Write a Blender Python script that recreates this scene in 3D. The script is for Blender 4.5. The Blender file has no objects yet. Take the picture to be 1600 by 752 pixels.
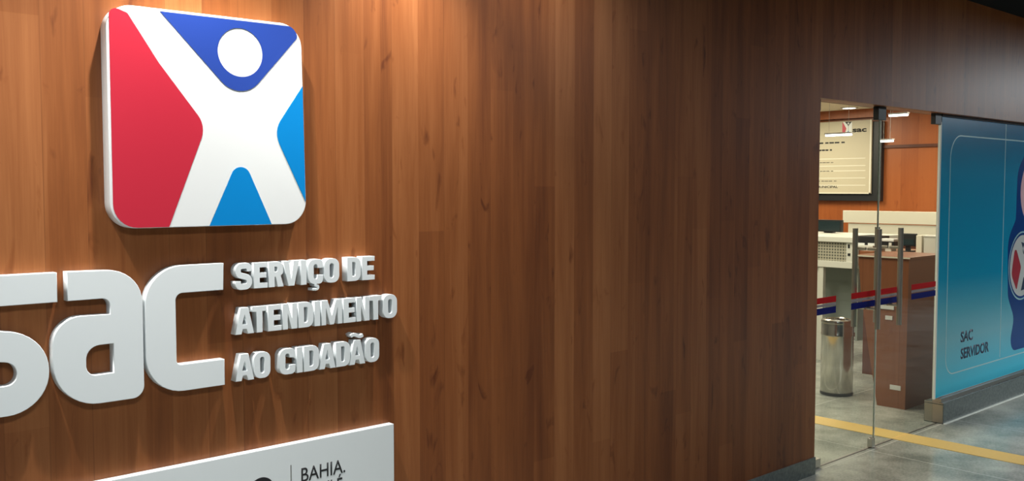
import bpy, bmesh, math
from mathutils import Vector, Matrix

SC = bpy.context.scene
COL = SC.collection

# ------------------------------------------------------------------ camera
F_PX, YAW, PITCH = 1495.0, math.radians(47.8), math.radians(3.1)
CAM_H, WALL_Y = 1.643, 2.857           # eye height, distance to the wooden wall
fw = Vector((math.cos(YAW) * math.cos(PITCH), math.sin(YAW) * math.cos(PITCH), -math.sin(PITCH)))
rt = Vector((math.sin(YAW), -math.cos(YAW), 0.0))
up = rt.cross(fw)
cd = bpy.data.cameras.new('camera')
cd.sensor_width = 36.0
cd.lens = F_PX / 1600.0 * 36.0
cd.clip_start = 0.05
cam = bpy.data.objects.new('camera', cd)
COL.objects.link(cam)
cam.matrix_world = Matrix((
    (rt.x, up.x, -fw.x, 0.0),
    (rt.y, up.y, -fw.y, 0.0),
    (rt.z, up.z, -fw.z, CAM_H),
    (0, 0, 0, 1)))
SC.camera = cam

# ------------------------------------------------------------------ view, world, large lights
SC.view_settings.view_transform = 'Standard'
SC.view_settings.look = 'None'
SC.view_settings.gamma = 1.0
SC.view_settings.use_curve_mapping = False
SC.view_settings.exposure = 0.0
w = bpy.data.worlds.new('world')
SC.world = w
w.use_nodes = True
w.node_tree.nodes['Background'].inputs[0].default_value = (0.75, 0.85, 1.0, 1)
w.node_tree.nodes['Background'].inputs[1].default_value = 0.03


def area(name, loc, size, power, color, aim=(0, 0, -1), spread=180, shape='RECTANGLE'):
    l = bpy.data.lights.new(name, 'AREA')
    l.shape = shape
    l.size = size[0]
    l.size_y = size[1]
    l.energy = power
    l.color = color
    l.spread = math.radians(spread)
    o = bpy.data.objects.new(name, l)
    COL.objects.link(o)
    o.location = loc
    o.rotation_euler = Vector(aim).to_track_quat('-Z', 'Y').to_euler()
    return o


def spot(name, loc, target, power, color, angle, blend=0.6, radius=0.03):
    l = bpy.data.lights.new(name, 'SPOT')
    l.energy = power
    l.color = color
    l.spot_size = math.radians(angle)
    l.spot_blend = blend
    l.shadow_soft_size = radius
    o = bpy.data.objects.new(name, l)
    COL.objects.link(o)
    o.location = loc
    o.rotation_euler = (Vector(target) - Vector(loc)).to_track_quat('-Z', 'Y').to_euler()
    return o


SOFT = (1.0, 0.97, 0.92)
COOL = (0.86, 0.95, 1.0)
WARM = (1.0, 0.86, 0.68)
NEUT = (1.0, 0.97, 0.92)
# corridor ceiling lamps (cool), interior lights (warm), wall washers above the logo
area('corridor_lamp', (0.2, 0.2, 2.9), (1.2, 0.6), 62, COOL)
area('corridor_lamp', (4.9, 0.4, 2.9), (0.9, 0.4), 26, SOFT)
area('corridor_lamp', (7.8, 0.3, 2.9), (1.4, 0.5), 70, SOFT, spread=100)
area('corridor_lamp', (12.0, 1.0, 2.9), (1.4, 0.7), 170, COOL)
area('interior_lamp', (7.2, 4.6, 2.56), (1.2, 0.6), 55, WARM)
area('interior_lamp', (5.5, 4.4, 2.56), (1.2, 0.6), 50, WARM)  # unseen lamp added to brighten the kiosk front and bin
area('interior_lamp', (9.4, 6.2, 2.56), (1.2, 0.6), 60, WARM)
area('interior_lamp', (9.6, 4.1, 2.56), (1.2, 0.6), 45, WARM)
for sx, pw in ((0.35, 175), (1.2, 215), (2.0, 165)):
    spot('wall_washer', (sx, WALL_Y - 0.30, 2.92), (sx + 0.02, WALL_Y - 0.06, 0.3), pw, NEUT, 84, 1.0, 0.025)

spot('wall_washer', (2.62, WALL_Y - 0.42, 2.92), (2.66, WALL_Y - 0.12, 0.3), 40, (0.95, 0.95, 1.0), 150, 1.0, 0.08)

# ------------------------------------------------------------------ materials
def nt(name):
    m = bpy.data.materials.new(name)
    m.use_nodes = True
    t = m.node_tree
    return m, t, t.nodes['Principled BSDF']


def mat(name, col, rough=0.5, metal=0.0, spec=0.5, emit=None, strength=0.0, noise=0.0, nscale=30):
    m, t, b = nt(name)
    b.inputs['Base Color'].default_value = (*col, 1)
    b.inputs['Roughness'].default_value = rough
    b.inputs['Metallic'].default_value = metal
    b.inputs['Specular IOR Level'].default_value = spec
    if emit:
        b.inputs['Emission Color'].default_value = (*emit, 1)
        b.inputs['Emission Strength'].default_value = strength
    if noise:
        tc = t.nodes.new('ShaderNodeTexCoord')
        n = t.nodes.new('ShaderNodeTexNoise')
        n.inputs['Scale'].default_value = nscale
        n.inputs['Detail'].default_value = 5
        t.links.new(tc.outputs['Object'], n.inputs['Vector'])
        r = t.nodes.new('ShaderNodeMapRange')
        r.inputs[3].default_value = 1 - noise
        r.inputs[4].default_value = 1 + noise
        t.links.new(n.outputs['Fac'], r.inputs[0])
        mx = t.nodes.new('ShaderNodeMix')
        mx.data_type = 'RGBA'
        mx.blend_type = 'MULTIPLY'
        mx.inputs[0].default_value = 1
        mx.inputs[6].default_value = (*col, 1)
        t.links.new(r.outputs[0], mx.inputs[7])
        t.links.new(mx.outputs[2], b.inputs['Base Color'])
    return m


def wood(name, dark, mid, light, rough=0.36, strip=0.118, axis=0, contrast=1.0, spec=0.45):
    """laminate made of narrow vertical staves with stretched grain and a few knots"""
    m, t, b = nt(name)
    N, L = t.nodes, t.links
    tc = N.new('ShaderNodeTexCoord')
    sep = N.new('ShaderNodeSeparateXYZ')
    L.new(tc.outputs['Object'], sep.inputs[0])
    add = N.new('ShaderNodeMath'); add.operation = 'MULTIPLY_ADD'
    add.inputs[1].default_value = 1.0
    L.new(sep.outputs[axis], add.inputs[0])
    add.inputs[2].default_value = 0.0
    if axis != 0:
        pass
    u = add.outputs[0]

    def math_(op, a, v=None, c=None):
        n = N.new('ShaderNodeMath'); n.operation = op
        for i, q in enumerate((a, v, c)):
            if q is None:
                continue
            if isinstance(q, (int, float)):
                n.inputs[i].default_value = q
            else:
                L.new(q, n.inputs[i])
        return n.outputs[0]

    def wn(val, k):
        n = N.new('ShaderNodeTexWhiteNoise'); n.noise_dimensions = '1D'
        L.new(math_('ADD', val, k), n.inputs['W'])
        return n.outputs['Value']
    cell = math_('FLOOR', math_('DIVIDE', u, strip))
    cell2 = math_('FLOOR', math_('DIVIDE', u, strip * 2.37))
    r1 = wn(cell, 3.7)
    # each stave also breaks along its height at its own place
    zz = math_('FLOOR', math_('DIVIDE', math_('ADD', sep.outputs[2], math_('MULTIPLY', r1, 1.9)), 1.15))
    r2 = wn(math_('MULTIPLY_ADD', zz, 17.31, cell), 9.1)
    r3 = wn(cell2, 5.5)
    # grain
    comb = N.new('ShaderNodeCombineXYZ')
    L.new(math_('MULTIPLY', u, 17.0), comb.inputs[0])
    L.new(math_('MULTIPLY', sep.outputs[2], 0.9), comb.inputs[2])
    L.new(math_('MULTIPLY', cell, 3.3), comb.inputs[1])
    g = N.new('ShaderNodeTexNoise')
    g.inputs['Scale'].default_value = 1.0
    g.inputs['Detail'].default_value = 6
    g.inputs['Roughness'].default_value = 0.62
    g.inputs['Distortion'].default_value = 0.5
    L.new(comb.outputs[0], g.inputs['Vector'])
    # fine fibres
    comb2 = N.new('ShaderNodeCombineXYZ')
    L.new(math_('MULTIPLY', u, 190.0), comb2.inputs[0])
    L.new(math_('MULTIPLY', sep.outputs[2], 5.0), comb2.inputs[2])
    g2 = N.new('ShaderNodeTexNoise')
    g2.inputs['Scale'].default_value = 1.0
    g2.inputs['Detail'].default_value = 3
    L.new(comb2.outputs[0], g2.inputs['Vector'])
    # knots: sparse dark blotches, taller than wide
    comb3 = N.new('ShaderNodeCombineXYZ')
    L.new(math_('MULTIPLY', u, 17.0), comb3.inputs[0])
    L.new(math_('MULTIPLY', sep.outputs[2], 5.5), comb3.inputs[2])
    L.new(math_('MULTIPLY', cell, 1.7), comb3.inputs[1])
    g3 = N.new('ShaderNodeTexNoise')
    g3.inputs['Scale'].default_value = 1.0
    g3.inputs['Detail'].default_value = 3
    g3.inputs['Distortion'].default_value = 0.8
    L.new(comb3.outputs[0], g3.inputs['Vector'])
    knot = N.new('ShaderNodeMapRange')
    knot.inputs[1].default_value = 0.63
    knot.inputs[2].default_value = 0.78
    L.new(g3.outputs['Fac'], knot.inputs[0])
    f = math_('MULTIPLY', g.outputs['Fac'], 0.62 * contrast)
    f = math_('MULTIPLY_ADD', r1, 0.17 * contrast, f)
    f = math_('MULTIPLY_ADD', r2, 0.14 * contrast, f)
    f = math_('MULTIPLY_ADD', r3, 0.12 * contrast, f)
    f = math_('MULTIPLY_ADD', g2.outputs['Fac'], 0.16 * contrast, f)
    f = math_('SUBTRACT', f, math_('MULTIPLY', knot.outputs[0], 0.30))
    f = math_('ADD', f, 0.5 - 0.605 * contrast)
    ramp = N.new('ShaderNodeValToRGB')
    e = ramp.color_ramp.elements
    e[0].position = 0.22; e[0].color = (*dark, 1)
    e[1].position = 0.80; e[1].color = (*light, 1)
    x = e.new(0.5); x.color = (*mid, 1)
    L.new(f, ramp.inputs[0])
    # hairline joint between staves
    fr = math_('FRACT', math_('DIVIDE', u, strip))
    jl = math_('LESS_THAN', fr, 0.018)
    jm = math_('MULTIPLY', jl, math_('GREATER_THAN', r1, 0.45))
    mx = N.new('ShaderNodeMix'); mx.data_type = 'RGBA'; mx.blend_type = 'MULTIPLY'
    L.new(math_('MULTIPLY', jm, 0.45), mx.inputs[0])
    L.new(ramp.outputs[0], mx.inputs[6])
    mx.inputs[7].default_value = (0.45, 0.4, 0.35, 1)
    L.new(mx.outputs[2], b.inputs['Base Color'])
    b.inputs['Roughness'].default_value = rough
    b.inputs['Specular IOR Level'].default_value = spec
    bp = N.new('ShaderNodeBump')
    bp.inputs['Strength'].default_value = 0.06
    bp.inputs['Distance'].default_value = 0.002
    L.new(g2.outputs['Fac'], bp.inputs['Height'])
    L.new(bp.outputs[0], b.inputs['Normal'])
    return m


def glass_mat(name, tint=(0.93, 0.97, 0.95)):
    m = bpy.data.materials.new(name)
    m.use_nodes = True
    t = m.node_tree
    t.nodes.clear()
    out = t.nodes.new('ShaderNodeOutputMaterial')
    mix = t.nodes.new('ShaderNodeMixShader')
    tr = t.nodes.new('ShaderNodeBsdfTransparent')
    gl = t.nodes.new('ShaderNodeBsdfGlossy')
    fr = t.nodes.new('ShaderNodeFresnel')
    tr.inputs[0].default_value = (*tint, 1)
    gl.inputs['Roughness'].default_value = 0.02
    fr.inputs['IOR'].default_value = 1.45
    ge = t.nodes.new('ShaderNodeNewGeometry')            # only the entering side reflects
    iv = t.nodes.new('ShaderNodeMath'); iv.operation = 'SUBTRACT'; iv.inputs[0].default_value = 1.0
    ml = t.nodes.new('ShaderNodeMath'); ml.operation = 'MULTIPLY'
    t.links.new(ge.outputs['Backfacing'], iv.inputs[1])
    t.links.new(iv.outputs[0], ml.inputs[0]); t.links.new(fr.outputs[0], ml.inputs[1])
    t.links.new(ml.outputs[0], mix.inputs[0])
    t.links.new(tr.outputs[0], mix.inputs[1])
    t.links.new(gl.outputs[0], mix.inputs[2])
    t.links.new(mix.outputs[0], out.inputs[0])
    return m


def floor_mat():
    m, t, b = nt('polished_stone_floor')
    N, L = t.nodes, t.links
    tc = N.new('ShaderNodeTexCoord')
    n1 = N.new('ShaderNodeTexNoise'); n1.inputs['Scale'].default_value = 2.2; n1.inputs['Detail'].default_value = 8
    n1.inputs['Roughness'].default_value = 0.65
    n2 = N.new('ShaderNodeTexNoise'); n2.inputs['Scale'].default_value = 70; n2.inputs['Detail'].default_value = 3
    L.new(tc.outputs['Object'], n1.inputs['Vector'])
    L.new(tc.outputs['Object'], n2.inputs['Vector'])
    ad = N.new('ShaderNodeMath'); ad.operation = 'MULTIPLY_ADD'
    L.new(n2.outputs['Fac'], ad.inputs[0]); ad.inputs[1].default_value = 0.35
    L.new(n1.outputs['Fac'], ad.inputs[2])
    r = N.new('ShaderNodeValToRGB')
    r.color_ramp.elements[0].position = 0.5; r.color_ramp.elements[0].color = (0.19, 0.215, 0.20, 1)
    r.color_ramp.elements[1].position = 0.85; r.color_ramp.elements[1].color = (0.50, 0.525, 0.48, 1)
    L.new(ad.outputs[0], r.inputs[0])
    br = N.new('ShaderNodeTexBrick')
    br.offset = 0.0
    br.inputs['Scale'].default_value = 1.0
    br.inputs['Mortar Size'].default_value = 0.004
    br.inputs['Brick Width'].default_value = 1.2
    br.inputs['Row Height'].default_value = 0.9
    mp = N.new('ShaderNodeMapping'); mp.inputs['Location'].default_value = (0.35, 0.72, 0)
    L.new(tc.outputs['Object'], mp.inputs[0]); L.new(mp.outputs[0], br.inputs['Vector'])
    mx = N.new('ShaderNodeMix'); mx.data_type = 'RGBA'
    L.new(br.outputs['Fac'], mx.inputs[0])
    L.new(r.outputs[0], mx.inputs[6])
    mx.inputs[7].default_value = (0.55, 0.57, 0.54, 1)
    L.new(mx.outputs[2], b.inputs['Base Color'])
    rr = N.new('ShaderNodeMapRange'); rr.inputs[3].default_value = 0.10; rr.inputs[4].default_value = 0.24
    L.new(n1.outputs['Fac'], rr.inputs[0]); L.new(rr.outputs[0], b.inputs['Roughness'])
    return m


M = {}
M['wall_wood'] = wood('walnut_laminate', (0.105, 0.026, 0.006), (0.225, 0.070, 0.018), (0.35, 0.131, 0.043), rough=0.43, contrast=1.0, spec=0.4)
M['orange_wood'] = wood('orange_laminate', (0.25, 0.060, 0.014), (0.36, 0.098, 0.024), (0.45, 0.14, 0.04), axis=1, strip=0.2, contrast=0.6)
M['kiosk_wood'] = wood('kiosk_laminate', (0.15, 0.05, 0.022), (0.23, 0.085, 0.038), (0.31, 0.125, 0.06), axis=1, strip=0.3, contrast=0.6, rough=0.3)
M['white'] = mat('white_acrylic', (0.70, 0.74, 0.75), 0.35)
M['logo_white'] = mat('logo_white', (0.74, 0.755, 0.75), 0.3)
M['logo_red'] = mat('logo_red', (0.50, 0.022, 0.045), 0.35)
M['logo_blue'] = mat('logo_blue', (0.02, 0.055, 0.30), 0.35)
M['logo_sky'] = mat('logo_sky_blue', (0.0, 0.21, 0.55), 0.35)
M['black'] = mat('black_plastic', (0.012, 0.013, 0.015), 0.45)
M['ink'] = mat('black_ink', (0.01, 0.01, 0.012), 0.5)
M['darkceil'] = mat('black_ceiling_paint', (0.006, 0.006, 0.006), 0.9, spec=0.1)
M['plaster'] = mat('pale_plaster', (0.55, 0.55, 0.53), 0.8, noise=0.05)
M['dimwall'] = mat('dim_grey_paint', (0.04, 0.04, 0.04), 0.7)
M['cream'] = mat('cream_ceiling', (0.80, 0.72, 0.55), 0.75)
M['stone'] = mat('grey_green_granite', (0.14, 0.17, 0.17), 0.22, noise=0.5, nscale=55)
M['steel'] = mat('brushed_steel', (0.52, 0.51, 0.48), 0.28, metal=1.0)
M['bin_steel'] = mat('polished_steel', (0.46, 0.44, 0.40), 0.16, metal=1.0)
M['handle_steel'] = mat('dull_steel', (0.45, 0.42, 0.37), 0.4, metal=1.0)
M['alu'] = mat('aluminium', (0.40, 0.38, 0.36), 0.35, metal=1.0)
M['glass'] = glass_mat('clear_glass')
M['edge'] = mat('pale_green_glass_edge', (0.88, 0.93, 0.88), 0.25)
M['yellow'] = mat('yellow_tactile', (0.62, 0.43, 0.13), 0.5, noise=0.08, nscale=40)
M['red'] = mat('red_vinyl', (0.50, 0.004, 0.008), 0.6, spec=0.1)
M['navy'] = mat('navy_vinyl', (0.002, 0.006, 0.16), 0.6, spec=0.1)
M['whitevinyl'] = mat('frosted_vinyl', (0.30, 0.26, 0.30), 0.5)
M['board'] = mat('beige_board', (0.55, 0.49, 0.36), 0.5)
M['creampaint'] = mat('cream_paint', (0.78, 0.74, 0.62), 0.5)
M['whitemetal'] = mat('white_metal', (0.66, 0.66, 0.60), 0.4)
M['greymetal'] = mat('grey_green_panel', (0.25, 0.28, 0.25), 0.35)
M['darkwood'] = wood('brown_counter_laminate', (0.07, 0.02, 0.012), (0.11, 0.035, 0.02), (0.16, 0.055, 0.03), axis=1, strip=0.3, contrast=0.5)
M['screen'] = mat('dark_screen', (0.02, 0.035, 0.04), 0.15)
M['lamp'] = mat('lamp_diffuser', (0.9, 0.9, 0.9), 0.5, emit=(1.0, 0.97, 0.92), strength=6)  # also used on the bars that stand in for reflections
M['greybody'] = mat('grey_lamp_body', (0.3, 0.28, 0.26), 0.5)
M['floor'] = floor_mat()
M['dark_rubber'] = mat('dark_joint', (0.05, 0.055, 0.05), 0.5)


# ------------------------------------------------------------------ helpers
def link_mesh(name, bm, m, parent=None, smooth=False):
    me = bpy.data.meshes.new(name)
    bmesh.ops.recalc_face_normals(bm, faces=bm.faces)
    bm.to_mesh(me); bm.free()
    me.materials.append(m)
    if smooth:
        for p in me.polygons:
            p.use_smooth = True
        try:
            me.set_sharp_from_angle(angle=math.radians(35))
        except Exception:
            pass
    o = bpy.data.objects.new(name, me)
    COL.objects.link(o)
    if parent:
        o.parent = parent
        o.location = -Vector(parent.location)
    return o


def tag(o, label=None, cat=None, group=None, kind=None):
    if label: o['label'] = label
    if cat: o['category'] = cat
    if group: o['group'] = group
    if kind: o['kind'] = kind
    return o


def thing(name, loc, label, cat, group=None):
    o = bpy.data.objects.new(name, None)
    o.empty_display_size = 0.1
    COL.objects.link(o)
    o.location = loc
    return tag(o, label, cat, group)


def add_box(bm, x0, x1, y0, y1, z0, z1, bevel=0.0):
    r = bmesh.ops.create_cube(bm, size=1.0)
    vs = r['verts']
    for v in vs:
        v.co = Vector(((x0 + x1) / 2 + v.co.x * (x1 - x0), (y0 + y1) / 2 + v.co.y * (y1 - y0), (z0 + z1) / 2 + v.co.z * (z1 - z0)))
    if bevel:
        es = list({e for v in vs for e in v.link_edges})
        bmesh.ops.bevel(bm, geom=es, offset=bevel, segments=2, affect='EDGES', profile=0.6)


def box(name, x0, x1, y0, y1, z0, z1, m, parent=None, bevel=0.0):
    bm = bmesh.new()
    add_box(bm, x0, x1, y0, y1, z0, z1, bevel)
    return link_mesh(name, bm, m, parent)


def boxes(name, L_, m, parent=None, bevel=0.0):
    bm = bmesh.new()
    for q in L_:
        add_box(bm, *q, bevel=bevel)
    return link_mesh(name, bm, m, parent)


def add_cyl(bm, a, b, r, seg=20, r2=None):
    a, b = Vector(a), Vector(b)
    d = b - a
    ret = bmesh.ops.create_cone(bm, cap_ends=True, segments=seg, radius1=r, radius2=r if r2 is None else r2, depth=d.length)
    q = Vector((0, 0, 1)).rotation_difference(d.normalized())
    for v in ret['verts']:
        v.co = q @ v.co + (a + b) / 2


def lathe(name, cx, cy, prof, m, parent=None, seg=48):
    bm = bmesh.new()
    rings = []
    for r, z in prof:
        if r < 1e-5:
            rings.append([bm.verts.new((cx, cy, z))])
        else:
            rings.append([bm.verts.new((cx + r * math.cos(2 * math.pi * i / seg), cy + r * math.sin(2 * math.pi * i / seg), z)) for i in range(seg)])
    for A, B in zip(rings, rings[1:]):
        for i in range(seg):
            j = (i + 1) % seg
            if len(A) == 1 and len(B) == 1:
                continue
            if len(A) == 1:
                bm.faces.new((A[0], B[i], B[j]))
            elif len(B) == 1:
                bm.faces.new((A[i], A[j], B[0]))
            else:
                bm.faces.new((A[i], A[j], B[j], B[i]))
    return link_mesh(name, bm, m, parent, smooth=True)


def rnd(pts, closed=True, seg=6):
    """pts: (x, z, r) corners; returns the outline with rounded corners"""
    out = []
    n = len(pts)
    for i, p in enumerate(pts):
        P = Vector(p[:2]); r = p[2] if len(p) > 2 else 0.0
        if r <= 0 or (not closed and i in (0, n - 1)):
            out.append((P.x, P.y)); continue
        A = Vector(pts[i - 1][:2]); B = Vector(pts[(i + 1) % n][:2])
        a = (A - P); b = (B - P)
        ang = a.angle(b)
        d = r / math.tan(ang / 2)
        d = min(d, a.length * 0.499, b.length * 0.499)
        s, e = P + a.normalized() * d, P + b.normalized() * d
        rr = d * math.tan(ang / 2)
        c = P + (a.normalized() + b.normalized()).normalized() * (rr / math.sin(ang / 2))
        v0, v1 = s - c, e - c
        tot = v0.angle(v1)
        sign = 1 if v0.x * v1.y - v0.y * v1.x > 0 else -1
        k = max(2, int(seg * tot / (math.pi / 2)) + 1)
        for q in range(k + 1):
            t = sign * tot * q / k
            out.append((c.x + v0.x * math.cos(t) - v0.y * math.sin(t), c.y + v0.x * math.sin(t) + v0.y * math.cos(t)))
    return out


def stroke(path, t):
    """outline of a path of constant width t with square ends"""
    P = [Vector(p) for p in path]
    Q = [P[0]]
    for p in P[1:]:
        if (p - Q[-1]).length > 1e-5:
            Q.append(p)
    L_, R_ = [], []
    for i, p in enumerate(Q):
        d0 = (Q[i] - Q[i - 1]).normalized() if i > 0 else (Q[1] - Q[0]).normalized()
        d1 = (Q[i + 1] - Q[i]).normalized() if i < len(Q) - 1 else d0
        d = (d0 + d1).normalized()
        k = 1 / max(0.5, d.dot(d0))
        n = Vector((-d.y, d.x)) * t / 2 * k
        L_.append(tuple(p + n)); R_.append(tuple(p - n))
    return L_ + R_[::-1]


def circle(cx, cz, rx, rz=None, n=40):
    rz = rx if rz is None else rz
    return [(cx + rx * math.cos(2 * math.pi * i / n), cz + rz * math.sin(2 * math.pi * i / n)) for i in range(n)]


def flat(name, groups, y_front, y_back, m, parent=None, bevel=0.0):
    """Outlines in the wall's x,z plane given real thickness from y_front (towards the corridor) to y_back.
    groups: list of [outer loop, hole, hole...]"""
    bm = bmesh.new()
    for loops in groups:
        cu = bpy.data.curves.new('outline', 'CURVE')
        cu.dimensions = '2D'
        cu.fill_mode = 'BOTH'
        cu.extrude = max(1e-5, (y_back - y_front) / 2 - bevel)
        cu.bevel_depth = bevel
        cu.bevel_resolution = 1
        cu.offset = -bevel
        for lp in loops:
            sp = cu.splines.new('POLY')
            sp.points.add(len(lp) - 1)
            for i, (x, z) in enumerate(lp):
                sp.points[i].co = (x, z, 0, 1)
            sp.use_cyclic_u = True
        ob = bpy.data.objects.new('outline', cu)
        COL.objects.link(ob)
        dg = bpy.context.evaluated_depsgraph_get()
        me = bpy.data.meshes.new_from_object(ob.evaluated_get(dg))
        b2 = bmesh.new(); b2.from_mesh(me)
        for v in b2.verts:
            x, y, z = v.co
            v.co = (x, (y_front + y_back) / 2 - z, y)
        me2 = bpy.data.meshes.new('tmp'); b2.to_mesh(me2); b2.free()
        bm.from_mesh(me2)
        bpy.data.meshes.remove(me); bpy.data.meshes.remove(me2)
        bpy.data.objects.remove(ob); bpy.data.curves.remove(cu)
    bmesh.ops.remove_doubles(bm, verts=bm.verts, dist=1e-6)
    return link_mesh(name, bm, m, parent)


def text_mesh(name, s, x, z, height, y, m, parent, width=None, offset=0.0, axis='x', thick=0.0006):
    """printed lettering lying on a surface; cap height `height`, stretched to `width`"""
    cu = bpy.data.curves.new('lettering', 'FONT')
    cu.body = s
    cu.size = 1.0
    cu.offset = offset
    cu.resolution_u = 3
    cu.extrude = 0.0
    ob = bpy.data.objects.new('lettering', cu)
    COL.objects.link(ob)
    dg = bpy.context.evaluated_depsgraph_get()
    me = bpy.data.meshes.new_from_object(ob.evaluated_get(dg))
    bpy.data.objects.remove(ob); bpy.data.curves.remove(cu)
    xs = [v.co.x for v in me.vertices]
    x0, x1 = min(xs), max(xs)
    k = height / 0.73
    kx = (width / (x1 - x0)) if width else k
    bm = bmesh.new(); bm.from_mesh(me)
    bpy.data.meshes.remove(me)
    r = bmesh.ops.extrude_face_region(bm, geom=list(bm.faces))
    for v in [g for g in r['geom'] if isinstance(g, bmesh.types.BMVert)]:
        v.co.z += 1
    for v in bm.verts:
        a, b, c = (v.co.x - x0) * kx, v.co.y * k, v.co.z * thick
        if axis == 'x':
            v.co = (x + a, y - c, z + b)
        else:                                     # lettering on a wall that faces -x, reading towards -y
            v.co = (y - c, x - a, z + b)
    return link_mesh(name, bm, m, parent)


def aim(px, py):
    return (px - 800) * rt - (py - 376) * up + F_PX * fw


def on_x(px, py, X):
    r = aim(px, py); t = X / r.x
    return r.y * t, CAM_H + r.z * t


def on_z(px, py, Z):
    r = aim(px, py); t = (Z - CAM_H) / r.z
    return r.x * t, r.y * t


# ------------------------------------------------------------------ the setting
DX0, DX1 = 4.941, 12.6                 # opening in the wooden wall (glass front fills it)
HEAD, CEIL, TH = 2.156, 2.95, 0.14
GY = WALL_Y + 0.058                    # plane of the glass front
IN_CEIL = 2.585

fl = box('floor', -4.0, 14.0, -3.2, 9.0, -0.1, 0.0, M['floor']); tag(fl, kind='structure')
wl = boxes('wall_back', [(-4.0, DX0, WALL_Y, WALL_Y + TH, 0.0, CEIL), (DX0, 14.0, WALL_Y, WALL_Y + TH, HEAD, CEIL)], M['wall_wood'])
tag(wl, kind='structure')
tag(box('ceiling', -4.0, 14.0, -3.2, WALL_Y + TH, CEIL, CEIL + 0.1, M['darkceil']), kind='structure')
tag(box('ceiling', 2.0, 11.0, WALL_Y + TH, 9.0, IN_CEIL, IN_CEIL + 0.1, M['cream']), kind='structure')
tag(box('wall_right', 10.8, 10.95, WALL_Y + TH, 9.0, 0.0, IN_CEIL, M['orange_wood']), kind='structure')
tag(box('wall_left', 2.0, 2.12, WALL_Y + TH, 9.0, 0.0, IN_CEIL, M['plaster']), kind='structure')
tag(box('wall_far', 2.12, 10.8, 8.88, 9.0, 0.0, IN_CEIL, M['plaster']), kind='structure')
tag(box('wall_front', -4.0, 14.0, -3.2, -3.1, 0.0, CEIL, M['dimwall']), kind='structure')
tag(box('baseboard_back', -4.0, DX0 + 0.002, WALL_Y - 0.008, WALL_Y, 0.0, 0.10, M['stone']), kind='structure')
# groove strip in the orange wall and dark wooden pelmet
y0, z0 = on_x(1377, 229, 10.8)
tag(box('trim_1', 10.775, 10.8, 3.2, y0 + 0.02, z0 - 0.022, z0 + 0.012, M['darkwood']), kind='structure')
# stone kerb and aluminium channel under the blue glass
KX = 6.665
tag(boxes('trim_2', [(KX, 14.0, 2.868, 3.005, 0.0, 0.148)], M['stone'], bevel=0.004), kind='structure')
tag(boxes('trim_3', [(KX + 0.0, 14.0, GY - 0.030, GY + 0.035, 0.149, 0.176), (KX - 0.004, KX, 2.87, 3.003, 0.138, 0.149)], M['alu'], bevel=0.002), kind='structure')
tag(box('trim_7', KX - 0.003, KX, 2.872, 3.001, 0.006, 0.132, M['handle_steel']), kind='structure')  # plate added to lighten the kerb end, where interior light falls
tag(box('trim_8', KX, 14.0, 2.852, 2.868, 0.0, 0.004, M['edge']), kind='structure')
# dark joint in the floor below the doors
tag(box('trim_4', DX0, KX, GY - 0.006, GY + 0.006, 0.0, 0.0015, M['dark_rubber']), kind='structure')
# dark profile along the head of the glass front
tag(box('trim_5', 6.60, 14.0, GY - 0.02, GY + 0.02, HEAD - 0.016, HEAD, M['black']), kind='structure')

# yellow strip across the floor
s = box('tactile_strip', 6.02, 6.225, -3.0, 8.5, 0.0, 0.0025, M['yellow'])
tag(s, 'yellow tactile guide strip running across the grey floor under the glass doors', 'floor strip')

# ------------------------------------------------------------------ logo panel
LF, LB = WALL_Y - 0.045, WALL_Y
logo = thing('logo_sign', (1.31, WALL_Y, 1.53), 'large square logo sign with white human figure on red and blue, on the wood wall', 'sign')
out = rnd([(0.991, 1.527, .075), (1.629, 1.527, .075), (1.616, 2.178, .075), (0.991, 2.172, .075)], seg=10)
flat('panel', [[out]], LF, LB, M['logo_white'], logo, bevel=0.002)
yf, yb = LF - 0.0012, LF + 0.0005
flat('red_field', [[rnd([(1.000, 2.166, .05), (1.052, 2.150, .012), (1.142, 2.014, .0), (1.284, 1.835, .07), (1.163, 1.5285, .0), (1.000, 1.529, .07)], seg=8)]], yf, yb, M['logo_red'], logo)
flat('blue_field', [[rnd([(1.148, 2.166), (1.582, 2.170, .03), (1.606, 2.140, .018), (1.400, 1.910, .085)], seg=8), circle(1.401, 2.069, .0755, .0755)]], yf, yb, M['logo_blue'], logo)
flat('sky_blue_side', [[rnd([(1.619, 1.980), (1.512, 1.828, .075), (1.6255, 1.600)], seg=8)]], yf, yb, M['logo_sky'], logo)
flat('sky_blue_base', [[rnd([(1.290, 1.5285), (1.397, 1.757, .033), (1.501, 1.5285)], seg=8)]], yf, yb, M['logo_sky'], logo)

# ------------------------------------------------------------------ big letters
GB = 'big white raised letters on the wood wall'


def big(name, groups, label):
    o = flat(name, groups, WALL_Y - 0.035, WALL_Y, M['white'], bevel=0.0015)
    return tag(o, label, 'letter', GB)


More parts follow.
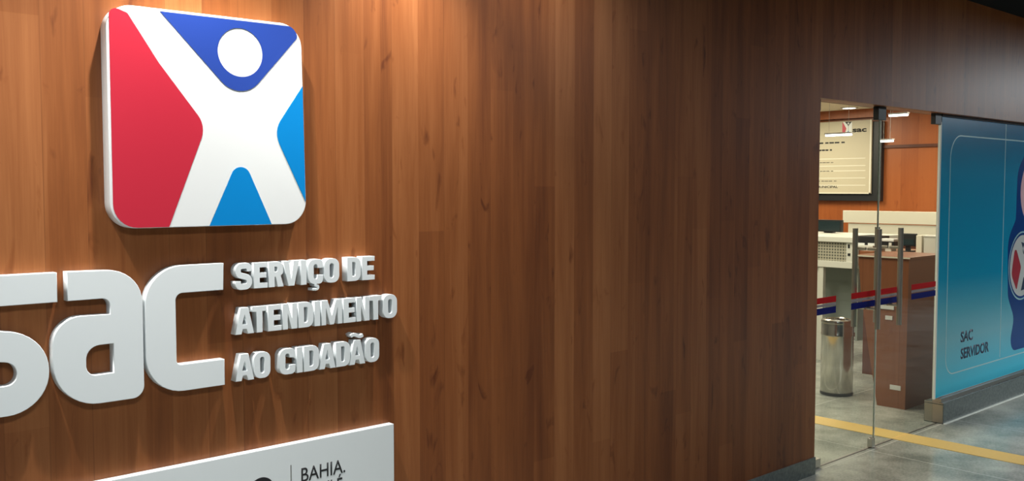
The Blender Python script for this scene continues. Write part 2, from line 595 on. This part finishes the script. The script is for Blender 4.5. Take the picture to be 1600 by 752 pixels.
T = 0.083
sp = rnd([(0.846, 1.3680), (0.617, 1.3680, .075), (0.617, 1.2300, .062), (0.778, 1.2040, .075), (0.778, 1.0665, .075), (0.575, 1.0665)], closed=False, seg=9)
big('letter_s', [[stroke(sp, T)]], 'big white raised letter S cut by the left edge of the photo')
big('letter_a', [[rnd([(0.872, 1.410), (1.083, 1.406, .10), (1.083, 1.024, .035), (0.830, 1.024, .125), (0.830, 1.284, .125), (0.989, 1.280), (0.989, 1.327, .022), (0.872, 1.327)], seg=9),
                  rnd([(0.996, 1.194), (0.919, 1.193, .045), (0.919, 1.107, .028), (0.996, 1.108)], seg=7)]],
    'big white raised letter A between the large S and large C')
big('letter_c', [[rnd([(1.339, 1.4105), (1.090, 1.4105, .115), (1.090, 1.025, .115), (1.337, 1.025), (1.337, 1.107), (1.183, 1.107, .014), (1.183, 1.326, .022), (1.337, 1.326)], seg=9)]],
    'big white raised letter C left of the three-line lettering')

# ------------------------------------------------------------------ small raised letters
def glyph(c, w, h):
    t = 0.0215; u = 0.0165
    R = min(w * 0.42, 0.026)
    if c == 'I': return [[[(0, 0), (w, 0), (w, h), (0, h)]]]
    if c == 'E':
        return [[[(0, 0), (w, 0), (w, u), (t, u), (t, h / 2 - u / 2), (w * .93, h / 2 - u / 2), (w * .93, h / 2 + u / 2), (t, h / 2 + u / 2), (t, h - u), (w, h - u), (w, h), (0, h)]]]
    if c == 'T': return [[[(w / 2 - t / 2, 0), (w / 2 + t / 2, 0), (w / 2 + t / 2, h - u), (w, h - u), (w, h), (0, h), (0, h - u), (w / 2 - t / 2, h - u)]]]
    if c == 'V': return [[[(0, h), (t, h), (w / 2, h * .27), (w - t, h), (w, h), (w / 2 + t * .52, 0), (w / 2 - t * .52, 0)]]]
    if c == 'N': return [[[(0, 0), (t * .9, 0), (t * .9, h * .60), (w - t, 0), (w, 0), (w, h), (w - t * .9, h), (w - t * .9, h * .42), (t, h), (0, h)]]]
    if c == 'M': return [[[(0, 0), (t * .85, 0), (t * .85, h * .68), (w / 2 - t * .38, 0), (w / 2 + t * .38, 0), (w - t * .85, h * .68), (w - t * .85, 0), (w, 0), (w, h), (w - t * 1.15, h), (w / 2, h * .36), (t * 1.15, h), (0, h)]]]
    if c in 'AÃ':
        g = [[[(0, 0), (t, 0), (t + w * .07, h * .19), (w - t - w * .07, h * .19), (w - t, 0), (w, 0), (w / 2 + t * .62, h), (w / 2 - t * .62, h)],
              [(w * .5 - w * .13, h * .36), (w * .5 + w * .13, h * .36), (w / 2, h * .74)]]]
        if c == 'Ã':
            p = [(w * (.12 + .76 * i / 12), h * (1.175 + .05 * math.sin(2 * math.pi * i / 12))) for i in range(13)]
            g.append([stroke(p, 0.0120)])
        return g
    if c == 'D':
        return [[rnd([(0, 0), (w, 0, R), (w, h, R), (0, h)]), rnd([(t, u), (w - t, u, R * .5), (w - t, h - u, R * .5), (t, h - u)])]]
    if c == 'O':
        return [[rnd([(0, 0, R), (w, 0, R), (w, h, R), (0, h, R)]), rnd([(t, u, R * .5), (w - t, u, R * .5), (w - t, h - u, R * .5), (t, h - u, R * .5)])]]
    if c in 'CÇ':
        g = [[rnd([(w, h * .64), (w, h, R), (0, h, R), (0, 0, R), (w, 0, R), (w, h * .36), (w - t, h * .36), (w - t, u, R * .5), (t, u, R * .5), (t, h - u, R * .5), (w - t, h - u, R * .5), (w - t, h * .64)])]]
        if c == 'Ç':
            p = rnd([(w * .48, 0.0), (w * .48, -h * .07, .003), (w * .70, -h * .10, .008), (w * .62, -h * .22, .008), (w * .30, -h * .22)], closed=False)
            g.append([stroke(p, 0.0085)])
        return g
    if c == 'R':
        return [[rnd([(0, 0), (t, 0), (t, h * .40), (w * .46, h * .40), (w - t * 1.02, 0), (w, 0), (w * .80, h * .44, .006), (w * .97, h * .52, .010), (w * .97, h, R), (0, h)]),
                 rnd([(t, h * .40 + u), (w * .97 - t, h * .40 + u, R * .35), (w * .97 - t, h - u, R * .35), (t, h - u)])]]
    if c == 'S':
        a = t / 2; b = u / 2
        p = rnd([(w - a, h * .68), (w - a, h - b, R * .7), (a, h - b, R * .7), (a, h * .56, R * .6), (w - a, h * .44, R * .6), (w - a, b, R * .7), (a, b, R * .7), (a, h * .32)], closed=False)
        return [[stroke(p, (t + u) / 2)]]


ROWS = [
    ('SERVIÇO DE', 1.3225, 0.083, [(1.377, 1.437), (1.441, 1.490), (1.494, 1.548), (1.546, 1.606), (1.611, 1.633), (1.639, 1.696), (1.701, 1.760), (1.791, 1.847), (1.852, 1.905)]),
    ('ATENDIMENTO', 1.179, 0.085, [(1.375, 1.440), (1.434, 1.485), (1.489, 1.538), (1.542, 1.596), (1.600, 1.657), (1.661, 1.683), (1.688, 1.770), (1.775, 1.824), (1.828, 1.882), (1.882, 1.934), (1.940, 2.000)]),
    ('AO CIDADÃO', 1.029, 0.086, [(1.373, 1.438), (1.438, 1.496), (1.529, 1.587), (1.592, 1.614), (1.619, 1.677), (1.677, 1.742), (1.743, 1.800), (1.797, 1.862), (1.864, 1.922)]),
]
ORD = ['first', 'second', 'third', 'fourth', 'fifth', 'sixth', 'seventh', 'eighth', 'ninth', 'tenth', 'last']
for txt, zb, h, spans in ROWS:
    k = 0
    for wd in txt.split():
        for i, c in enumerate(wd):
            x0, x1 = spans[k]; k += 1
            gl = [[[(x0 + a, zb + b) for a, b in lp] for lp in loops] for loops in glyph(c, x1 - x0, h)]
            o = flat('raised_letter', gl, WALL_Y - 0.034, WALL_Y, M['white'], bevel=0.0008)
            pos = 'last' if i == len(wd) - 1 else ORD[i]
            tag(o, 'small white raised letter %s, %s letter of the word %s on the wood wall' % (c, pos, wd), 'letter', 'small white raised letters on the wood wall')

# ------------------------------------------------------------------ white sign board at the bottom
sb = thing('sign_board', (1.2, WALL_Y, 0.30), 'long pale sign board with black BAHIA lettering below the raised letters', 'sign')
PF = WALL_Y - 0.03
box('panel', 0.10, 1.985, PF, WALL_Y, 0.30, 0.7915, M['white'], sb, bevel=0.0015)
text_mesh('lettering', 'BAHIA.', 1.606, 0.656, 0.050, PF, M['ink'], sb, width=0.172, offset=0.006)
text_mesh('lettering', 'AQUI É', 1.606, 0.593, 0.050, PF, M['ink'], sb, width=0.160, offset=0.010)
text_mesh('lettering', 'TRABALHO', 1.606, 0.510, 0.050, PF, M['ink'], sb, width=0.25, offset=0.010)
box('divider_line', 1.566, 1.569, PF - 0.0006, PF, 0.49, 0.722, M['steel'], sb)
flat('emblem', [[circle(1.459, 0.655, 0.047)]], PF - 0.0008, PF, M['ink'], sb)
text_mesh('small_lettering', 'GOVERNO DO ESTADO', 1.13, 0.640, 0.022, PF, M['greybody'], sb, width=0.26)

# ------------------------------------------------------------------ glass doors
def bar_handle(door, x, yg):
    """a pair of long round bars through the glass"""
    for sgn in (-1, 1):
        bm = bmesh.new()
        yy = yg + sgn * 0.078
        add_cyl(bm, (x, yy, 0.775), (x, yy, 1.395), 0.0165, 20)
        for z in (0.90, 1.27):
            add_cyl(bm, (x, yg + sgn * 0.006, z), (x, yy, z), 0.009, 12)
        link_mesh('handle', bm, M['handle_steel'], door, smooth=True)


def stripes(door, x0, x1):
    zc = 1.643
    boxes('red_stripe', [(x0, x1, GY - 0.0068, GY - 0.0060, 0.970, 1.006)], M['red'], door)
    boxes('white_stripe', [(x0, x1, GY - 0.0066, GY - 0.0060, 0.950, 0.966)], M['whitevinyl'], door)
    boxes('blue_stripe', [(x0, x1, GY - 0.0068, GY - 0.0060, 0.905, 0.944)], M['navy'], door)


d1 = thing('door_1', (4.955, GY, 0.012), 'left clear glass door leaf with red white and blue stripes, next to the wood wall', 'door')
d1['kind'] = 'structure'
box('pane', 4.955, 5.752, GY - 0.005, GY + 0.005, 0.012, HEAD - 0.008, M['glass'], d1)
box('pane_edge', 5.752, 5.757, GY - 0.005, GY + 0.005, 0.012, HEAD - 0.008, M['edge'], d1)
boxes('hinge_fitting', [(4.945, 5.02, GY - 0.016, GY + 0.016, HEAD - 0.065, HEAD - 0.001)], M['black'], d1, bevel=0.002)
boxes('floor_pivot', [(4.945, 5.09, GY - 0.014, GY + 0.014, 0.004, 0.055)], M['steel'], d1, bevel=0.002)
stripes(d1, 4.965, 5.246); stripes(d1, 5.428, 5.750)
bar_handle(d1, 5.62, GY)
d2 = thing('door_2', (5.762, GY, 0.012), 'right clear glass door leaf beside the blue printed glass', 'door')
d2['kind'] = 'structure'
box('pane', 5.766, 6.588, GY - 0.005, GY + 0.005, 0.012, HEAD - 0.008, M['glass'], d2)
boxes('top_fitting', [(5.70, 5.80, GY - 0.018, GY + 0.018, HEAD - 0.085, HEAD - 0.001)], M['black'], d2, bevel=0.002)
boxes('hinge_fitting', [(6.50, 6.595, GY - 0.016, GY + 0.016, HEAD - 0.075, HEAD - 0.001)], M['black'], d2, bevel=0.002)
boxes('floor_lock', [(5.705, 5.745, GY - 0.016, GY + 0.016, 0.004, 0.060)], M['steel'], d2, bevel=0.002)
stripes(d2, 5.768, 6.033); stripes(d2, 6.224, 6.585)
bar_handle(d2, 5.905, GY)

# ------------------------------------------------------------------ blue printed glass
w1 = tag(box('window_1', 6.605, 13.9, GY - 0.006, GY + 0.006, 0.178, HEAD - 0.017, M['glass']), kind='structure')
box('window_edge', 6.598, 6.620, GY - 0.0075, GY + 0.0065, 0.178, HEAD - 0.055, M['edge'], w1)


def blue_mat():
    m, t, b = nt('blue_print')
    N, L = t.nodes, t.links
    tc = N.new('ShaderNodeTexCoord'); sp_ = N.new('ShaderNodeSeparateXYZ')
    L.new(tc.outputs['Object'], sp_.inputs[0])
    rz = N.new('ShaderNodeMapRange'); rz.inputs[1].default_value = 0.18; rz.inputs[2].default_value = 2.15
    L.new(sp_.outputs[2], rz.inputs[0])
    r = N.new('ShaderNodeValToRGB')
    e = r.color_ramp.elements
    e[0].position = 0.0; e[0].color = (0.01, 0.46, 0.70, 1)
    e[1].position = 1.0; e[1].color = (0.0, 0.14, 0.32, 1)
    for p, c in ((0.03, (0.06, 0.60, 0.84)), (0.20, (0.20, 0.56, 0.70)), (0.30, (0.09, 0.48, 0.66)), (0.42, (0.0, 0.36, 0.64)), (0.8, (0.01, 0.30, 0.55))):
        x = e.new(p); x.color = (*c, 1)
    L.new(rz.outputs[0], r.inputs[0])
    L.new(r.outputs[0], b.inputs['Base Color'])
    b.inputs['Roughness'].default_value = 0.25
    b.inputs['Specular IOR Level'].default_value = 0.25
    return m


M['blueprint'] = blue_mat()
M['line'] = mat('pale_line_print', (0.45, 0.72, 0.78), 0.3)
M['figblue'] = mat('royal_blue_print', (0.0, 0.055, 0.27), 0.3, spec=0.2)
M['figpink'] = mat('pink_print', (0.95, 0.60, 0.66), 0.3)
M['textnavy'] = mat('navy_print', (0.01, 0.03, 0.09), 0.4)
FY = GY - 0.0066
gp = thing('printed_film', (6.62, GY, 0.18), 'blue printed film with SAC SERVIDOR lettering on the glass right of the doors', 'banner')
film = box('film', 6.622, 13.8, FY - 0.0006, FY, 0.182, HEAD - 0.018, M['blueprint'], gp)
q = FY - 0.0006
box('film_backing', 6.622, 13.8, GY + 0.0062, GY + 0.0068, 0.182, HEAD - 0.018, M['greybody'], gp)  # unseen dark layer added to keep cyan bounce off the kiosk
lo = rnd([(6.765, 0.318, .13), (13.5, 0.318, .13), (13.5, 2.022, .17), (6.765, 2.022, .17)], seg=10)
li = rnd([(6.774, 0.327, .121), (13.491, 0.327, .121), (13.491, 2.013, .161), (6.774, 2.013, .161)], seg=10)
flat('border_line', [[lo, li]], q - 0.0004, q, M['line'], gp)
boxes('seam_line', [(7.728, 7.738, q - 0.0008, q, 0.34, HEAD - 0.02)], M['line'], gp)
text_mesh('lettering', 'SAC', 7.012, 0.535, 0.078, q, M['textnavy'], gp, width=0.21, offset=0.032)
text_mesh('lettering', 'SERVIDOR', 7.020, 0.412, 0.078, q, M['textnavy'], gp, width=0.50, offset=0.032)
# large blue shape with a round emblem at the right edge of the photo
body = rnd([(7.90, 0.36, .25), (8.00, 0.62, .1), (7.86, 0.80, .15), (7.83, 1.25, .2), (7.98, 1.40, .05), (7.99, 1.80, .2), (8.25, 2.0, .25), (8.80, 1.9, .2), (8.80, 0.36, .2)], seg=8)
flat('blue_shape', [[body]], q - 0.0006, q, M['figblue'], gp)
flat('pink_oval', [[circle(8.33, 1.62, 0.27, 0.27)]], q - 0.0012, q - 0.0006, M['figpink'], gp)
ex, ez, er = 8.13, 1.03, 0.245
flat('emblem_ring', [[circle(ex, ez, er + 0.03), circle(ex, ez, er + 0.018)]], q - 0.0012, q - 0.0006, M['line'], gp)
em = flat('emblem', [[circle(ex, ez, er)]], q - 0.0014, q - 0.0006, M['logo_white'], gp)
flat('emblem_red', [[rnd([(ex - .15, ez + .17, .03), (ex - .02, ez - .01, .03), (ex - .10, ez - .19, .01), (ex - .215, ez - .06, .08)])]], q - 0.0018, q - 0.0014, M['logo_red'], gp)
flat('emblem_blue', [[rnd([(ex - .03, ez + .19), (ex + .18, ez + .15, .02), (ex + .07, ez + .05, .03)]), circle(ex + .045, ez + .125, .038)]], q - 0.0018, q - 0.0014, M['textnavy'], gp)
flat('emblem_sky', [[rnd([(ex - .01, ez - .20), (ex + .05, ez - .07, .02), (ex + .12, ez - .19)])]], q - 0.0018, q - 0.0014, M['textnavy'], gp)

# ------------------------------------------------------------------ kiosk pedestal behind the door
kp = thing('pedestal_kiosk', (6.89, 3.24, 0), 'tapering brown wooden pedestal standing behind the glass doors', 'kiosk')
bm = bmesh.new()
prof = [(3.250, 0.0), (3.468, 0.0), (3.545, 0.42), (3.615, 0.85), (3.640, 1.12), (3.245, 1.12)]
va = [bm.verts.new((6.89, a, b)) for a, b in prof]
vb = [bm.verts.new((7.46, a, b)) for a, b in prof]
bm.faces.new(va); bm.faces.new(vb[::-1])
for i in range(len(prof)):
    j = (i + 1) % len(prof)
    bm.faces.new((va[j], va[i], vb[i], vb[j]))
link_mesh('body', bm, M['kiosk_wood'], kp)
box('top', 6.875, 7.48, 3.228, 3.655, 1.120, 1.138, M['kiosk_wood'], kp, bevel=0.003)
box('edge_strip', 6.871, 6.875, 3.228, 3.655, 1.126, 1.136, M['creampaint'], kp)
box('plinth', 6.897, 7.45, 3.255, 3.463, -0.001, 0.022, M['black'], kp)
yy, zz = on_x(1399, 606, 6.89)
box('label_plate', 6.886, 6.89, yy - 0.042, yy + 0.042, zz - 0.018, zz + 0.018, M['logo_white'], kp, bevel=0.0015)  # small white plate on the kiosk front
yy, zz = on_x(1385, 487, 6.89)
boxes('card_holder', [(6.882, 6.89, yy - 0.06, yy + 0.05, zz + 0.018, zz + 0.045)], M['logo_white'], kp, bevel=0.001)  # white strips standing in for bright reflections
boxes('card_holder', [(6.882, 6.89, yy - 0.05, yy + 0.005, zz - 0.06, zz - 0.03)], M['logo_white'], kp, bevel=0.001)

# ------------------------------------------------------------------ steel bin
bx, by = 7.03, 3.88
tb = thing('waste_bin', (bx, by, 0), 'tall round polished steel waste bin beside the wooden pedestal', 'bin')
R = 0.124
lathe('body', bx, by, [(0, 0.02), (R - .004, 0.02), (R, 0.026), (R, 0.47), (R + .002, 0.475), (R + .002, 0.49), (R, 0.495), (R, 0.575), (R - .004, 0.58), (R - .004, 0.57), (0, 0.57)], M['bin_steel'], tb)
lathe('lid', bx, by, [(R + .001, 0.575), (R + .003, 0.585), (R - .002, 0.600), (R - .03, 0.607), (R - .038, 0.600), (R - .04, 0.573), (R - .02, 0.573)], M['bin_steel'], tb)
lathe('opening', bx, by, [(0, 0.575), (R - .039, 0.575), (R - .039, 0.580), (0, 0.580)], M['black'], tb)
lathe('base_ring', bx, by, [(0, 0.0), (R - .002, 0.0), (R + .003, 0.008), (R + .003, 0.022), (0, 0.022)], M['black'], tb)

# ------------------------------------------------------------------ sign on the orange wall inside
yR, zT = on_x(1363, 187, 10.72)
_, zB = on_x(1361, 303, 10.72)
yF = 7.4
ws = thing('service_sign', (10.8, yR, zB), 'beige sign board with printed lines and small logo, hung on the orange wall', 'sign')
box('backing', 10.735, 10.80, yR - 0.115, yF, zB - 0.085, zT - 0.02, M['black'], ws, bevel=0.003)
box('board', 10.715, 10.735, yR, yF, zB, zT, M['board'], ws, bevel=0.002)
boxes('edge_trim', [(10.708, 10.715, yR, yR + 0.02, zB, zT), (10.708, 10.715, yR, yF, zB, zB + 0.012)], M['creampaint'], ws)
X = 10.7149
for py in (267, 278.5, 259, 247.5, 290):
    y1, z1 = on_x(1352, py - 0.6, X)
    boxes('rule_line', [(X - 0.0008, X, y1, yF - .1, z1 - 0.006, z1 + 0.003)], M['creampaint'], ws)
for py, px1, hh in ((222.5, 1320, .018), (234.5, 1300, .018), (254, 1302, .007), (267.5, 1302, .007), (283, 1307, .007)):
    y1, z1 = on_x(px1, py, X)
    y2, _ = on_x(1262, py, X)
    n = 7
    L_ = []
    for k in range(n):
        a = y1 + (y2 - y1) * k / n
        b_ = y1 + (y2 - y1) * (k + (0.86 if k % 3 else 0.62)) / n
        L_.append((X - 0.0008, X, a, b_, z1 - hh * .5, z1 + hh * .5))
    boxes('printed_line', L_, M['ink'], ws)
y1, z1 = on_x(1276, 294, X); y2, _ = on_x(1309, 294, X)
text_mesh('lettering', 'MUNICIPAL', y1, z1, 0.030, X, M['ink'], ws, width=abs(y1 - y2), offset=0.02, axis='y')
y1, z1 = on_x(1332, 206.5, X); y2, _ = on_x(1354, 206, X)
text_mesh('lettering', 'sac', y1, z1, 0.058, X, M['ink'], ws, width=abs(y1 - y2), offset=0.035, axis='y')


def flat_x(name, loops, X0, X1, m, parent):
    """same as flat() but on a wall facing -x: outline given as (distance towards -y, z)"""
    o = flat(name, [loops], 0, X1 - X0, m)
    for v in o.data.vertices:
        x, y, z = v.co
        v.co = (X0 + y, -x, z)
    o.data.flip_normals()
    o.parent = parent
    o.location = -Vector(parent.location)
    return o


yl, zt_ = on_x(1316, 191, X); yr, zb_ = on_x(1331, 209, X)
a0, a1 = -yl, -yr
W_, H_ = a1 - a0, zt_ - zb_
P = lambda u, v: (a0 + u * W_, zb_ + v * H_)
flat_x('logo_mark', [rnd([(*P(0, 0), .01), (*P(1, 0), .01), (*P(1, 1), .01), (*P(0, 1), .01)])], X - 0.0008, X, M['logo_white'], ws)
flat_x('logo_red_field', [[P(0.02, 0), P(.28, 0), P(.44, .45), P(.06, 1), P(.02, 1)]], X - 0.0016, X - 0.0008, M['logo_red'], ws)
flat_x('logo_blue_field', [[P(.28, 1), P(.98, 1), P(.64, .66)], circle(*P(.64, .86), W_ * .10, W_ * .10)], X - 0.0016, X - 0.0008, M['ink'], ws)
flat_x('logo_sky_field', [[P(.47, 0), P(.64, .3), P(.80, 0)]], X - 0.0016, X - 0.0008, M['logo_sky'], ws)

# ------------------------------------------------------------------ ceiling downlight and reflection bars inside
cx_, cy_ = on_z(1327, 168.0, IN_CEIL)
dl = thing('downlight', (cx_, cy_, IN_CEIL), 'round lit downlight in the cream ceiling above the service sign', 'ceiling light')
lathe('ring', cx_, cy_, [(.10, IN_CEIL), (.10, IN_CEIL - .012), (.075, IN_CEIL - .012), (.075, IN_CEIL)], M['logo_white'], dl)
lathe('diffuser', cx_, cy_, [(0, IN_CEIL - .008), (.074, IN_CEIL - .008), (.074, IN_CEIL - .001)], M['lamp'], dl)
LT = ['slim lit hanging lamp seen over the service sign', 'slim lit hanging lamp high behind the right glass door', 'small slim lit hanging lamp just right of the service sign']
for (pa, pb, py), lab in zip(((1291, 1330, 212), (1390, 1418, 181), (1376, 1395, 221)), LT):  # glowing bars standing in for light streaks reflected in the glass
    XX = {212: 8.9, 181: 8.9, 221: 9.5}[py]
    ya, za = on_x(pa, py, XX); yb_, _ = on_x(pb, py, XX)
    t = thing('hanging_lamp', (XX, (ya + yb_) / 2, za), lab, 'lamp', 'slim hanging lamps behind the glass doors')
    box('diffuser', XX - .02, XX + .02, yb_, ya, za - .009, za + .009, M['lamp'], t, bevel=.003)
    box('housing', XX - .026, XX + .026, yb_ - .008, ya + .008, za + .009, za + .024, M['greybody'], t, bevel=.003)
    for e_ in (ya - .03, yb_ + .03):
        bm = bmesh.new()
        add_cyl(bm, (XX, e_, za + .02), (XX, e_, IN_CEIL), .0018, 6)
        link_mesh('cable', bm, M['greybody'], t)

# dark wooden beam under the ceiling (left part of the back wall)
yb1, zb1 = on_x(1363, 172, 10.70)
tag(box('trim_6', 10.70, 10.80, yR - 0.13, 8.8, zT + 0.03, IN_CEIL, M['orange_wood']), kind='structure')

# ------------------------------------------------------------------ reception desk (long cream front)
XD = 9.9
yA, zA = on_x(1317, 329, XD); yB, _ = on_x(1462, 338, XD); _, zM = on_x(1340, 349, XD); _, zL = on_x(1340, 366, XD)
yB = 3.9
rd = thing('reception_desk', (XD + .3, (yA + yB) / 2, 0), 'long cream reception desk with tall screen in front of the orange wall', 'desk')
box('upper_panel', XD, XD + 0.05, yB, yA, zM + .004, zA, M['creampaint'], rd, bevel=.003)
box('lower_panel', XD + .012, XD + 0.05, yB, yA - .06, zL, zM - .004, M['creampaint'], rd, bevel=.003)
box('body', XD + .02, XD + .55, yB, yA - .06, 0.0, zL - .02, M['darkwood'], rd)
box('worktop', XD + .05, XD + .6, yB, yA - .03, zL - .02, zL + .01, M['whitemetal'], rd, bevel=.003)

# monitor at the far left
XM = 8.95
zcab = on_x(1300, 370, 8.3)[1]
ym0, zm0 = on_x(1312, 369, XM); ym1, zm1 = on_x(1262, 345, XM)
mo = thing('monitor', (XM, (ym0 + ym1) / 2, zcab), 'dark flat monitor on the counter at the left edge of the doorway', 'monitor')
box('stand', XM + .04, XM + .10, ym0 + .1, ym0 + .2, zcab + .002, zm1 - .05, M['black'], mo)
box('screen', XM, XM + .035, ym0, ym1, zcab + .022, zm1, M['screen'], mo, bevel=.004)
box('frame', XM + .003, XM + .04, ym0 - .018, ym1 + .018, zcab + .012, zm1 + .014, M['black'], mo, bevel=.004)
# white metal service cabinet with perforated panel
XC = 8.3


def cxy(px, py):
    return on_x(px, py, XC)


ycR = cxy(1337, 380)[0]; ycL = cxy(1274, 380)[0]
zt0 = cxy(1300, 370)[1]; zt1 = cxy(1300, 378)[1]; zp1 = cxy(1300, 408)[1]; zb2 = cxy(1300, 418)[1]
YL = ycL + 0.55
wc = thing('service_cabinet', (XC, ycR, 0), 'white metal counter cabinet with perforated panel behind the left glass door', 'cabinet')
box('top', XC - .02, XC + .9, ycR, YL, zt1, zt0, M['whitemetal'], wc, bevel=.004)


def perf():
    m, t, b = nt('perforated_metal')
    N, L = t.nodes, t.links
    tc = N.new('ShaderNodeTexCoord'); mp = N.new('ShaderNodeMapping')
    mp.inputs['Scale'].default_value = (36, 36, 36)
    L.new(tc.outputs['Object'], mp.inputs[0])
    fr = N.new('ShaderNodeVectorMath'); fr.operation = 'FRACTION'; L.new(mp.outputs[0], fr.inputs[0])
    sb_ = N.new('ShaderNodeVectorMath'); sb_.operation = 'SUBTRACT'; L.new(fr.outputs[0], sb_.inputs[0]); sb_.inputs[1].default_value = (.5, .5, .5)
    ml = N.new('ShaderNodeVectorMath'); ml.operation = 'MULTIPLY'; L.new(sb_.outputs[0], ml.inputs[0]); ml.inputs[1].default_value = (0, 1, 1)
    ln = N.new('ShaderNodeVectorMath'); ln.operation = 'LENGTH'; L.new(ml.outputs[0], ln.inputs[0])
    lt = N.new('ShaderNodeMath'); lt.operation = 'LESS_THAN'; L.new(ln.outputs['Value'], lt.inputs[0]); lt.inputs[1].default_value = .33
    mx = N.new('ShaderNodeMix'); mx.data_type = 'RGBA'; L.new(lt.outputs[0], mx.inputs[0])
    mx.inputs[6].default_value = (.42, .40, .32, 1); mx.inputs[7].default_value = (.10, .10, .08, 1)
    L.new(mx.outputs[2], b.inputs['Base Color'])
    b.inputs['Roughness'].default_value = .45
    return m


yq = cxy(1322, 390)[0]
box('perforated_panel', XC + .01, XC + .03, yq, YL - .03, zp1, zt1, perf(), wc)
box('corner_post', XC, XC + .06, ycR + .0, yq, zb2, zt1, M['whitemetal'], wc, bevel=.003)
box('lower_rail', XC - .01, XC + .05, ycR, YL, zb2, zp1, M['whitemetal'], wc, bevel=.003)
y1, y2 = cxy(1286, 440)[0], cxy(1279, 440)[0]
box('leg', XC, XC + .05, y1, y2, 0.0, zb2, M['whitemetal'], wc, bevel=.003)
box('leg', XC + .02, XC + .05, y2 + .01, y2 + .03, 0.0, zb2, M['whitemetal'], wc, bevel=.002)
box('leg', XC + .8, XC + .85, YL - .05, YL, 0.0, zb2, M['whitemetal'], wc, bevel=.003)
box('inner_panel', XC + .35, XC + .37, ycR - .02, YL, 0.25, zb2, M['greymetal'], wc)
box('side_panel', XC + .06, XC + .85, ycR - .0, ycR + .02, 0.22, zb2, M['greymetal'], wc)
for pa, pb, pt, pl in ((1328, 1325, 382, 388), (1329, 1325, 396, 400)):
    box('socket', XC - .004, XC, cxy(pa, 385)[0], cxy(pb, 385)[0], cxy(1326, pl)[1], cxy(1326, pt)[1], M['black'], wc)

# ------------------------------------------------------------------ brown service counter with equipment
XK = 7.95
ctop = on_x(1420, 396, XK)[1]
yk1 = on_x(1343, 400, XK)[0]
yk0 = 3.55
bc = thing('service_counter', (XK, (yk0 + yk1) / 2, 0), 'brown wooden service counter behind the pedestal, carrying office equipment', 'counter')
box('body', XK + .03, XK + .55, yk0 + .03, yk1 - .03, 0.0, ctop - .04, M['darkwood'], bc)
box('worktop', XK, XK + .6, yk0, yk1, ctop - .035, ctop, M['kiosk_wood'], bc, bevel=.003)


def on_counter(px0, px1, ptop, X=XK + .12):
    ya, _ = on_x(px1, 390, X); yb_, _ = on_x(px0, 390, X)
    return ya, yb_, on_x((px0 + px1) / 2, ptop, X)[1], X


# printer
a, b_, zt, X1 = on_counter(1336, 1368, 369)
pr = thing('printer', (X1, (a + b_) / 2, ctop), 'dark printer with white front strips, nearest the white cabinet', 'printer')
box('body', X1, X1 + .26, a, b_, ctop + .045, zt, M['black'], pr, bevel=.008)
box('tray', X1 - .03, X1 + .26, a + .01, b_ - .03, ctop, ctop + .045, M['whitemetal'], pr, bevel=.004)
zs = on_x(1350, 382, X1)[1]
box('front_strip', X1 - .006, X1, a + .005, a + (b_ - a) * .36, zs - .012, zs + .014, M['logo_white'], pr)
box('front_strip', X1 - .006, X1, a + (b_ - a) * .52, b_ - .01, zs - .006, zs + .012, M['logo_white'], pr)
box('button', X1 - .034, X1 - .03, a + .02, a + .035, ctop + .015, ctop + .03, M['black'], pr)
# card machine with paper
a, b_, zt, X1 = on_counter(1372, 1397, 372)
cm = thing('card_terminal', (X1, (a + b_) / 2, ctop), 'small white and black desk device between printer and screen', 'device')
box('body', X1, X1 + .12, a, b_, ctop + .03, zt - .03, M['black'], cm, bevel=.006)
box('cover', X1 - .01, X1 + .13, a, b_, zt - .03, zt - .008, M['logo_white'], cm, bevel=.004)
box('stand', X1 + .01, X1 + .10, a + .03, b_ - .06, ctop, ctop + .03, M['whitemetal'], cm)
box('side_plate', X1 - .01, X1, a + .02, a + .045, ctop + .03, zt - .04, M['whitemetal'], cm)
# screen
a, b_, zt, X1 = on_counter(1404, 1430, 365)
mn = thing('monitor', (X1, (a + b_) / 2, ctop), 'small dark screen on the brown counter above the pedestal', 'monitor')
zl = on_x(1417, 385, X1)[1]
box('frame', X1, X1 + .04, a, b_, zl, zt, M['black'], mn, bevel=.005)
box('screen', X1 - .003, X1, a + .012, b_ - .012, zl + .012, zt - .05, M['screen'], mn)
box('foot', X1 - .03, X1 + .12, a + .05, b_ - .05, ctop, ctop + .012, M['black'], mn, bevel=.003)
box('neck', X1 + .015, X1 + .035, (a + b_) / 2 - .02, (a + b_) / 2 + .02, ctop + .01, zl + .02, M['black'], mn)
# boxes
a, b_, zt, X1 = on_counter(1431, 1440, 368)
tag(box('paper_box', X1, X1 + .2, a, b_, ctop, zt, M['creampaint'], bevel=.004), 'narrow cream box right beside the small dark screen', 'box')
a, b_, zt, X1 = on_counter(1443, 1476, 371)
o = tag(box('storage_box', X1, X1 + .2, a, b_, ctop, zt, M['whitemetal'], bevel=.004), 'pale grey box on the counter at the edge of the blue glass', 'box')
box('lid', X1 - .005, X1 + .205, a - .005, b_ + .005, zt, zt + .012, M['whitemetal'], o, bevel=.003)
